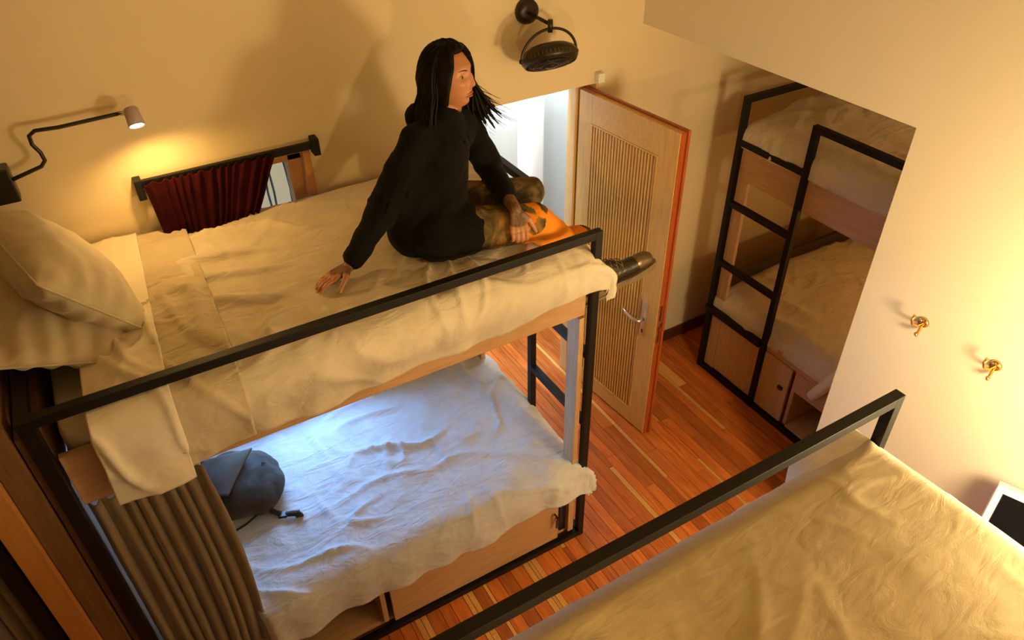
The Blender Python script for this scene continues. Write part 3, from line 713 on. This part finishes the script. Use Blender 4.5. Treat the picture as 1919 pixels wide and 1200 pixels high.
# ------------------------------------------------------------------ organic meshes: union of round cones, voxel-remeshed into one skin
def fuse(mb, name, mat, parent, voxel, smooth_it=6, fac=.5, post=None):
    me = bpy.data.meshes.new(name); bmesh.ops.recalc_face_normals(mb.bm, faces=mb.bm.faces); mb.bm.to_mesh(me); mb.bm.free()
    tmp = bpy.data.objects.new('tmp', me); COL.objects.link(tmp)
    r = tmp.modifiers.new('r', 'REMESH'); r.mode = 'VOXEL'; r.voxel_size = voxel; r.adaptivity = 0
    if smooth_it: s = tmp.modifiers.new('s', 'SMOOTH'); s.factor = fac; s.iterations = smooth_it
    dg = bpy.context.evaluated_depsgraph_get(); dg.update()
    out = bpy.data.meshes.new_from_object(tmp.evaluated_get(dg)); bpy.data.objects.remove(tmp)
    out.name = name; out.materials.clear()
    if post:
        for v in out.vertices: v.co = post(v.co.copy(), v.normal.copy())
    return link(name, out, mat, parent, True)
V = Vector
PR = empty('person', (-.56, -.72, 1.86), 'woman in a black sweater with long dark hair sitting on the upper bunk', 'person')
PO = V((-.56, -.72, 1.86))
def Pp(o): o.location = -PO; return o
# joints
PELV = V((-.545, -.735, 1.975)); WAIST = V((-.525, -.715, 2.10)); CHEST = V((-.490, -.690, 2.235)); NECKB = V((-.445, -.672, 2.345))
SR = V((-.590, -.735, 2.300)); SL = V((-.325, -.600, 2.290))
ER = V((-.745, -.735, 2.075)); WR = V((-.925, -.775, 1.905))
EL = V((-.245, -.650, 2.080)); WL = V((-.300, -.950, 2.045))
HIPR = V((-.535, -.830, 1.955)); KNR = V((-.205, -.922, 1.955)); ANR = V((.030, -.970, 1.725))
HIPL = V((-.500, -.640, 1.965)); KNL = V((-.128, -.765, 1.985)); ANL = V((-.36, -.62, 1.91))
HC = V((-.418, -.690, 2.500))      # head centre
fdir = V((.58, -.81, .0)).normalized(); 
hu = V((-.0, -.0, 1)); tilt = radians(4)
hl = hu.cross(fdir).normalized()                 # her left
fd = (fdir*cos(tilt) + hu*sin(tilt)).normalized(); hu = fd.cross(hl).normalized()
HM = Matrix(((fd.x, hl.x, hu.x, HC.x), (fd.y, hl.y, hu.y, HC.y), (fd.z, hl.z, hu.z, HC.z), (0, 0, 0, 1)))
def headpt(a, e):
    """a azimuth from the face (0) , e elevation; local coordinates x forward, y left, z up"""
    x, y, z = cos(e)*cos(a), cos(e)*sin(a), sin(e)
    zz = z*.116
    fx = .088 if x > 0 else .098
    wy = .074
    lo = max(0, -z)
    wy *= 1-.36*lo**1.6
    px = x*fx*(1-.10*lo); py = y*wy
    if x < 0: px *= 1-.45*lo**1.2
    if x > 0: px += .010*lo*x
    # flatten the face a little
    P = V((px, py, zz))
    if x > 0:
        g = lambda y0, z0, sy, sz: exp(-((P.y-y0)/sy)**2-((P.z-z0)/sz)**2)
        d = 0
        for k in range(7):
            f = k/6; d += .0082*(.35+1.0*f)*g(0, .018-.042*f, .0075+.0030*f, .008)
        d += .007*g(.0085, -.026, .0055, .0055)+.007*g(-.0085, -.026, .0055, .0055)
        d += .006*g(0, .046, .045, .014) - .011*g(.030, .014, .0155, .012) - .011*g(-.030, .014, .0155, .012)
        d += .006*g(.044, -.012, .016, .018)+.006*g(-.044, -.012, .016, .018)
        d += .0075*g(0, -.050, .017, .0050) + .0080*g(0, -.0615, .015, .0055) - .003*g(0, -.0555, .02, .002) - .003*g(0, -.072, .02, .006)
        d += .010*g(0, -.090, .018, .016)
        P.x += d
    return P
def add_head(mb):
    na, ne = 120, 90; R = []
    for j in range(1, ne):
        e = -pi/2 + pi*j/ne
        R.append([mb.bm.verts.new(HM @ headpt(2*pi*i/na, e)) for i in range(na)])
    for p, q in zip(R, R[1:]):
        for i in range(na): mb.bm.faces.new((p[i], p[(i+1) % na], q[(i+1) % na], q[i]))
    mb.bm.faces.new(R[0][::-1]); mb.bm.faces.new(R[-1])
B = MB()
add_head(B)
for s in (1, -1):    # ears
    B.sphere(HM @ V((-.008, s*.073, -.005)), 1, 14, (.017, .007, .030), HM.to_3x3())
B.cone(HC+V((.012, .010, -.05))*1.0, NECKB+V((0, 0, -.02)), .050, .056)
B.cone(NECKB+V((0, 0, -.05)), CHEST, .075, .105).cone(CHEST, WAIST, .105, .095).cone(WAIST, PELV, .095, .105)
B.cone(SR, NECKB+V((0, 0, -.045)), .048, .055).cone(SL, NECKB+V((0, 0, -.045)), .048, .055)
B.cone(SR, ER, .043, .036).cone(ER, WR, .035, .023)
B.cone(SL, EL, .043, .036).cone(EL, WL, .036, .024)
B.cone(HIPR, KNR, .086, .055).cone(KNR, KNR.lerp(ANR, .35), .050, .048).cone(KNR.lerp(ANR, .35), ANR, .048, .032)
B.cone(HIPL, KNL, .083, .052).cone(KNL, ANL, .045, .034).cone(ANL, ANL+V((-.10, .04, -.02)), .032, .026)
B.cone(HIPR, PELV, .088, .10).cone(HIPL, PELV, .085, .10)
def hand(mb, wrist, fwd, nrm, side, curl, spread=.10, scale=1.0):
    """fwd towards fingertips, nrm = back-of-hand normal, side = +1 thumb on the (fwd x nrm) side"""
    fwd = fwd.normalized(); nrm = (nrm - fwd*nrm.dot(fwd)).normalized(); lat = fwd.cross(nrm)*side
    k = scale
    tips = []
    for i, (off, ln, r) in enumerate(((.028, .070, .0085), (.009, .078, .0088), (-.010, .073, .0085), (-.028, .058, .0075))):
        base = wrist + fwd*.082*k + lat*off*k - nrm*.002
        mb.cone(wrist+fwd*.012+lat*off*.45*k, base, .0150*k, .0115*k, 12, 3)
        d = (fwd + lat*off*spread*40*.1).normalized(); p = base
        for s_, (fr, c_) in enumerate(((.45, curl[0]), (.31, curl[1]), (.24, curl[2]))):
            ax = d.cross(nrm).normalized()
            d = (Matrix.Rotation(-c_, 3, ax) @ d).normalized()
            q = p + d*ln*fr*k
            mb.cone(p, q, r*k*(1-.08*s_), r*k*(1-.08*(s_+1)), 12, 3); p = q
        tips.append((p, d))
    tb = wrist + fwd*.022*k + lat*.020*k; td = (fwd*.62 + lat*.68 - nrm*.25).normalized()
    p1 = tb + td*.040*k; td2 = (fwd*.85+lat*.38-nrm*.35).normalized(); p2 = p1+td2*.032*k; p3 = p2+(td2-nrm*.1).normalized()*.024*k
    mb.cone(tb, p1, .0155*k, .0120*k, 12, 3).cone(p1, p2, .0112*k, .0098*k, 12, 3).cone(p2, p3, .0096*k, .0080*k, 12, 3)
    tips.append((p3, td2)); return tips
tR = hand(B, WR, V((-.95, -.18, -.16)), V((-.2, .1, 1)), -1, (.05, .28, .25))
tL = hand(B, WL, V((-.10, -.50, -.72)), V((-.25, -.78, .56)), -1, (.45, .65, .5), .05)
body = fuse(B, 'body', m_skin, PR, .0036, 3, .5); Pp(body)
# tattoo mask
def dseg(p, a, b):
    ab = b-a; u = max(0, min(1, (p-a).dot(ab)/ab.dot(ab))); return (p-a-ab*u).length, u
at_ = body.data.attributes.new('ink', 'FLOAT', 'POINT')
for i, v in enumerate(body.data.vertices):
    p = v.co; k = 0
    for a, b_2, r in ((EL, WL+(WL-EL)*.08, .055), (ER, WR+(WR-ER)*.35, .05)):
        d, u = dseg(p, a, b_2)
        if d < r and u > .3: k = max(k, .75)
    q = HM.inverted() @ p
    if -.20 < q.z < -.112 and abs(q.y) < .07: k = max(k, .5)
    at_.data[i].value = k
# lips, eyes, brows, nails
mb = MB()
def onface(y, z, off=0.0):
    best = None
    a = math.atan2(y/.074, .8); e = math.asin(max(-1, min(1, z/.116)))
    for _ in range(12):
        P = headpt(a, e); a += (y-P.y)*6; e += (z-P.z)*6
    return headpt(a, e) + V((off, 0, 0))
for z0, hgt in ((-.0500, .0035), (-.0612, .0045)):
    mb.tube([HM @ (onface(y, z0 - .0015*(abs(y)/.02)**2, -.0012)) for y in [-.020+.004*k for k in range(11)]], [.0012+hgt*sin(pi*k/10)**.7*.8 for k in range(11)], 8)
Pp(mb.build('lips', m_lip, PR, True))
for s in (-1, 1):
    ec = onface(s*.030, .013, -.0078)
    e = Pp(MB().sphere(HM @ ec, .0118, 20).build('eye', m_eyew, PR, True))
    MB().sphere(HM @ (ec+V((.0088, s*.001, .001))), .0062, 14, (.75, 1, 1)).build('iris', m_eyed, e, True)
    b2 = MB(); b2.tube([HM @ (onface(s*(.013+.0045*k), .032+.005*sin(pi*k/7*.8), .0005)) for k in range(8)], [.0010, .0019, .0021, .0020, .0018, .0015, .0012, .0006], 6)
    Pp(b2.build('eyebrow', m_brow, PR, True))
    b3 = MB(); b3.tube([HM @ (ec + V((sqrt(max(0, .0124**2-(yy)**2-.0055**2*(1-(yy/.0125)**2))), yy, .0055*(1-(yy/.0125)**2)))) for yy in [-.0115+.0023*k for k in range(11)]], .0017, 6)
    Pp(b3.build('eyelid', m_skin, PR, True))
for tips, pal in ((tR, 0), (tL, 1)):
    if pal:
        mb = MB()
        for p, d in tips[:2]: mb.sphere(p+V((.0, -.006, .003)), .0065, 10)
        Pp(mb.build('nail', m_nail, PR, True))
# sweater
S = MB()
S.cone(PELV+V((-.01, -.01, -.02)), WAIST, .138, .125).cone(PELV+V((-.075, -.0, -.01)), WAIST+V((-.045, 0, 0)), .120, .118).cone(ER.lerp(SR, .25), PELV+V((-.06, 0, .02)), .055, .11).cone(WAIST, CHEST, .124, .122).cone(CHEST, NECKB+V((0, 0, -.045)), .118, .082)
S.cone(HIPR+V((-.04, .0, 0)), PELV, .108, .130).cone(HIPL+V((-.02, 0, 0)), PELV, .108, .125)
S.cone(HIPR+V((-.02, -.0, -.005)), HIPR+V((.075, -.02, .0)), .108, .098).cone(HIPL+V((-.02, 0, 0)), HIPL+V((.08, -.02, .01)), .105, .095)
S.cone(SR, NECKB+V((0, 0, -.05)), .066, .074).cone(SL, NECKB+V((0, 0, -.05)), .064, .074)
S.cone(SR, CHEST, .068, .11).cone(SL, CHEST, .066, .11).cone(ER.lerp(SR, .55), CHEST.lerp(WAIST, .6), .066, .12).cone(ER.lerp(SR, .35), WAIST, .062, .12)
S.cone(SR, ER, .066, .062).cone(ER, WR.lerp(ER, .15), .060, .038).cone(SL, EL, .062, .056).cone(EL, WL.lerp(EL, .32), .054, .036)
S.cone(NECKB+V((0, 0, -.03)), NECKB+V((.008, .004, .022)), .078, .066)
S.sphere(NECKB+V((-.05, .055, .0)), .062, 16, (1.2, 1.2, .8))   # hood at the back
def rump(co, n):
    p = co
    f = .010*fbm((p.x*6, p.y*6, p.z*11), 3) + .006*ridge((p.x*7, p.y*7, p.z*16+4))
    if co.z < 1.862+.0: pass
    q = co + n*f
    q.z = max(q.z, 1.862+.004*sin(q.x*30))
    return q
Pp(fuse(S, 'sweater', m_sweater, PR, .007, 8, .5, rump))
Pp(MB().box(-.005, .005, -.002, .002, -.012, .012, .001, Matrix.Translation((-.262, -.705, 2.075)) @ Matrix.Rotation(.3, 4, 'Y')).build('side_tag', m_white, PR))
# printed orange trousers: near leg runs out to the boot, far leg is folded behind it
Lg = MB(); C_ = KNR.lerp(ANR, .86)
Lg.cone(HIPR, KNR, .094, .074).cone(KNR, KNR.lerp(ANR, .4), .078, .066).cone(KNR.lerp(ANR, .4), C_, .066, .050).cone(HIPR+V((.1, .0, -.02)), KNR+V((-.02, -.01, -.02)), .085, .060)
Lg.cone(HIPL, KNL, .100, .070).cone(KNL, ANL, .066, .052).cone(HIPR, HIPL, .10, .10)
tro = fuse(Lg, 'trousers', m_trouser, PR, .006, 6, .5, lambda c, n: V((c.x, c.y, max(1.864, c.z)))+n*(.008*fbm((c.x*12, c.y*12, c.z*12), 3)))
Pp(tro)
ap = tro.data.attributes.new('ink', 'FLOAT', 'POINT')
for i, v in enumerate(tro.data.vertices):
    p = v.co; dn, un_ = dseg(p, HIPR, KNR); df, uf = dseg(p, HIPL, KNL); ds, us = dseg(p, KNR, ANR)
    k = 1.0
    if ds < .10 and us > .02+.10*noise.noise(p*14): k = 0
    if df < dn-.01 and df < .12: k = 1
    ap.data[i].value = k
Pp(fuse(MB().cone(KNR.lerp(ANR, .80), ANR+V((.012, -.004, -.03)), .041, .041), 'sock', m_sock, PR, .006, 3))
# boot: local frame x to toe, z up
toe = V((1, -.06, .20)).normalized(); by = V((0, 0, 1)).cross(toe).normalized(); bz = toe.cross(by)
BO = V((.098, -.985, 1.548))
BM = Matrix(((toe.x, by.x, bz.x, BO.x), (toe.y, by.y, bz.y, BO.y), (toe.z, by.z, bz.z, BO.z), (0, 0, 0, 1))) @ Matrix.Scale(1.22, 4)
def bp_(x, y, z): return BM @ V((x, y, z))
bt = MB()
bt.cone(bp_(-.045, 0, .045), bp_(.06, 0, .045), .036, .040).cone(bp_(.06, 0, .040), bp_(.165, 0, .034), .040, .037).cone(bp_(.165, 0, .034), bp_(.205, .0, .030), .037, .033)
bt.cone(bp_(-.035, 0, .05), bp_(-.055, 0, .125), .040, .042).cone(bp_(.01, 0, .07), bp_(-.035, 0, .13), .040, .036).cone(bp_(.08, 0, .055), bp_(.01, 0, .09), .034, .036)
def flat(c, n):
    q = BM.inverted() @ c; q.z = max(q.z, .010)
    q.y += .0
    q.z += .003*fbm((q.x*30, q.y*30, q.z*30), 2); return BM @ q
boot = Pp(fuse(bt, 'boot', m_boot2, PR, .005, 5, .5, flat))
tc_ = MB(); tc_.cone(bp_(.168, 0, .036), bp_(.206, 0, .031), .0385, .0345)
Pp(fuse(tc_, 'toe_cap', m_boot, PR, .005, 3, .5, flat))
out = []
for k in range(40):
    a = 2*pi*k/40; x_ = cos(a); y_ = sin(a)
    cx_ = .080+x_*.168; w_ = .040*(1 if x_ > 0 else .88)*(1-.16*exp(-((x_+.25)/.3)**2)); out.append((cx_, (abs(y_)**.75)*(1 if y_ > 0 else -1)*w_))
Pp(MB().prism(out, -.014, .012, BM, .004).box(-.085, .01, -.034, .034, -.026, -.012, .004, BM).build('boot_sole', m_sole, PR))
lc = MB()
for k in range(5):
    x0 = .095-.022*k; z0 = .080+.010*k
    lc.tube([bp_(x0, -.030, z0-.012), bp_(x0+.004, -.012, z0+.006), bp_(x0, .012, z0+.006), bp_(x0, .030, z0-.012)], .0026, 6)
    lc.tube([bp_(x0, -.026, z0-.006), bp_(x0-.018, .020, z0+.010)], .0022, 6)
lc.tube([bp_(.0, -.02, .125), bp_(-.004, -.045, .11), bp_(.004, -.05, .085), bp_(.012, -.045, .07)], .0024, 6).tube([bp_(.0, -.02, .125), bp_(.022, -.045, .12), bp_(.030, -.052, .10), bp_(.010, -.03, .115)], .0024, 6)
Pp(lc.build('laces', m_brass if False else plain('lace', (.10, .07, .03, 1), .6), PR, True))
# hair
Hb = MB(); rh = random.Random(5)
def scalp(a, e, off): 
    P = headpt(a, e); n = V((P.x/.0092, P.y/.0055, P.z/.0134)).normalized(); return P + n*off
# cap
na, ne = 72, 36; R_ = []
for j in range(ne+1):
    e = radians(-50) + (pi/2+radians(50))*j/ne
    row = []
    for i in range(na):
        a = 2*pi*i/na; aa = abs((a+pi) % (2*pi)-pi)
        # hairline: above the forehead in front, lower at the sides and the back
        rs_ = (a > pi); lim = radians(50) - radians(95)*max(0, min(1, (aa-(.66 if rs_ else .55))/.75)); ee = max(e, lim)
        off = .019 + .006*noise.noise(V((cos(a)*3, sin(a)*3, ee*4)))
        if ee == lim: off = .003
        row.append(Hb.bm.verts.new(HM @ scalp(a, ee, off)))
    R_.append(row)
for p, q in zip(R_, R_[1:]):
    for i in range(na):
        try: Hb.bm.faces.new((p[i], p[(i+1) % na], q[(i+1) % na], q[i]))
        except Exception: pass
def lock(a0, length, r, out_, fly=0, back=0, n=12, e0=None, swirl=0):
    pts = []; rs = []
    e = radians(74) if e0 is None else e0
    P = scalp(a0, e, .012); cur = HM @ P; pts.append(cur); rs.append(r*.6)
    steps = int(length/.020)
    for k in range(steps):
        q = HM.inverted() @ cur
        rr = sqrt((q.x/.108)**2 + (q.y/.089)**2 + (q.z/.130)**2)
        nrm = V((q.x/.108**2, q.y/.089**2, q.z/.130**2)).normalized(); nw = (HM.to_3x3() @ nrm)
        g_ = V((0, 0, -1)) + HM.to_3x3() @ (V((-back, 0, 0)))
        if q.z > -.03 and rr < 1.12:
            d = (g_ - nw*g_.dot(nw)).normalized()
            if d.length < .1: d = HM.to_3x3() @ V((0, 1 if a0 < pi else -1, 0))
            cur = cur + d*.020
            q = HM.inverted() @ cur; rr = sqrt((q.x/.108)**2 + (q.y/.089)**2 + (q.z/.130)**2)
            if rr < 1.0: cur = HM @ (q*(1.0/rr))
        else:
            f = k/steps
            h_ = V((nw.x, nw.y, 0))
            d = (V((0, 0, -1)) + h_*(out_*(.35+f)) + V((sin(k*.8+a0*9), cos(k*.7+a0*7), 0))*(.10+swirl) + V((fly*.86*f*2.2, -fly*.5*f*2.2, fly*.3*f))).normalized()
            cur = cur + d*.020
        pts.append(cur.copy()); rs.append(r*(1 if k < steps*.6 else max(.12, 1-(k-steps*.6)/(steps*.42))))
    Hb.tube(pts, rs, 6)
for k in range(330):
    a = rh.uniform(1.22, 2*pi-1.50)
    lock(a, rh.uniform(.30, .44), rh.uniform(.0035, .008), rh.uniform(.05, .48), back=rh.uniform(0, .5)*(1 if abs(a-pi) > 1 else 0), e0=rh.uniform(radians(25), radians(80)))
for k in range(60):     # locks framing the face, left side falls past the far cheek
    a = rh.uniform(.72, 1.3)
    lock(a, rh.uniform(.32, .40), rh.uniform(.006, .010), rh.uniform(.05, .6), fly=rh.uniform(0, .30), e0=rh.uniform(radians(45), radians(72)), back=.1)
for k in range(22):
    a = 2*pi-rh.uniform(1.42, 1.7)
    lock(a, rh.uniform(.32, .40), rh.uniform(.006, .010), rh.uniform(0, .1), e0=rh.uniform(radians(40), radians(60)), back=1.1)
for k in range(56):     # fly-away wisps
    a = rh.uniform(.8, 1.9) if k < 46 else rh.uniform(3.2, 4.6)
    lock(a, rh.uniform(.32, .44), rh.uniform(.0009, .0018), rh.uniform(.2, .7), fly=rh.uniform(.1, .62) if k < 46 else 0, swirl=.30, e0=rh.uniform(radians(30), radians(70)))
Pp(Hb.build('hair', m_hair, PR, True))

# ------------------------------------------------------------------ backpack on the lower bunk
BK = empty('backpack', (-1.52, -.42, .60), 'dark grey canvas backpack lying on the blue-lit lower bunk', 'backpack', rot=(0, 0, radians(-20)))
g = MB(); g.sphere(V((0, 0, .07)), 1, 32, (.175, .20, .085)); g.sphere(V((-.06, .02, .10)), 1, 24, (.13, .16, .075)); g.sphere(V((.07, -.03, .06)), 1, 24, (.13, .15, .075))
def bagp(c, n):
    q = c + n*(.012*fbm((c.x*9, c.y*9, c.z*9), 3) + .006*ridge((c.x*6, c.y*9, c.z*6))); q.z = max(q.z, .0); return q
fuse(g, 'bag_body', m_bag, BK, .008, 6, .5, bagp)
bm = bmesh.new(); n = 20; G = []
BKi = Matrix.Translation((-1.52, -.42, .60)) @ Matrix.Rotation(radians(-20), 4, 'Z'); BKi = BKi.inverted()
F1, F2, F3, F4 = [BKi @ V(c) for c in ((-1.430, -.345, .800), (-1.600, -.545, .765), (-1.72, -.46, .735), (-1.66, -.27, .765))]
for i in range(n+1):        # folded flap, its free edge runs F1 to F2
    r = []
    for j in range(n+1):
        a = i/n; c = j/n
        p = F1.lerp(F2, a).lerp(F4.lerp(F3, a), c)
        p.z += .020*sin(pi*min(1, c*1.2))*sin(pi*a) + .004*noise.noise(p*20)
        r.append(bm.verts.new(p))
    G.append(r)
for a, c in zip(G, G[1:]):
    for j in range(n): bm.faces.new((a[j], a[j+1], c[j+1], c[j]))
me = bpy.data.meshes.new('flap'); bm.to_mesh(me); bm.free(); o = link('flap', me, m_bag2, BK, True); md = o.modifiers.new('s', 'SOLIDIFY'); md.thickness = .009
g = MB(); g.prism([(-.014, -.014), (.014, -.014), (.014, .014), (-.014, .014)], 0, .004, Matrix.Translation((.105, .04, .138)) @ Matrix.Rotation(radians(35), 4, 'Y'), .001)
for k in range(3): g.box(-.010, .010, -.010+.008*k, -.006+.008*k, .004, .0065, 0, Matrix.Translation((.105, .04, .138)) @ Matrix.Rotation(radians(35), 4, 'Y'))
g.build('emblem_patch', m_strap, BK)
MB().tube([(.10, -.11, .06), (.14, -.16, .03), (.175, -.175, .02)], [.016, .014, .014], 8).build('strap', m_strap, BK, True)
MB().box(.165, .205, -.195, -.160, .008, .022, .003).build('buckle', m_blackp, BK)
MB().tube([(.20, -.178, .014), (.235, -.182, .018), (.262, -.190, .022), (.270, -.192, .014), (.245, -.190, .006)], [.012, .014, .015, .014, .010], 10).build('strap_end', m_bag, BK, True)
MB().tube([(.10, -.14, .03), (.02, -.20, .012), (-.08, -.26, .008), (-.12, -.29, .006)], .0055, 8).build('cord', m_strap, BK, True)
MB().tube([(-.15, .21, .13), (-.12, .215, .135), (-.085, .205, .135)], .006, 8).build('pull_loop', m_blackp, BK, True)
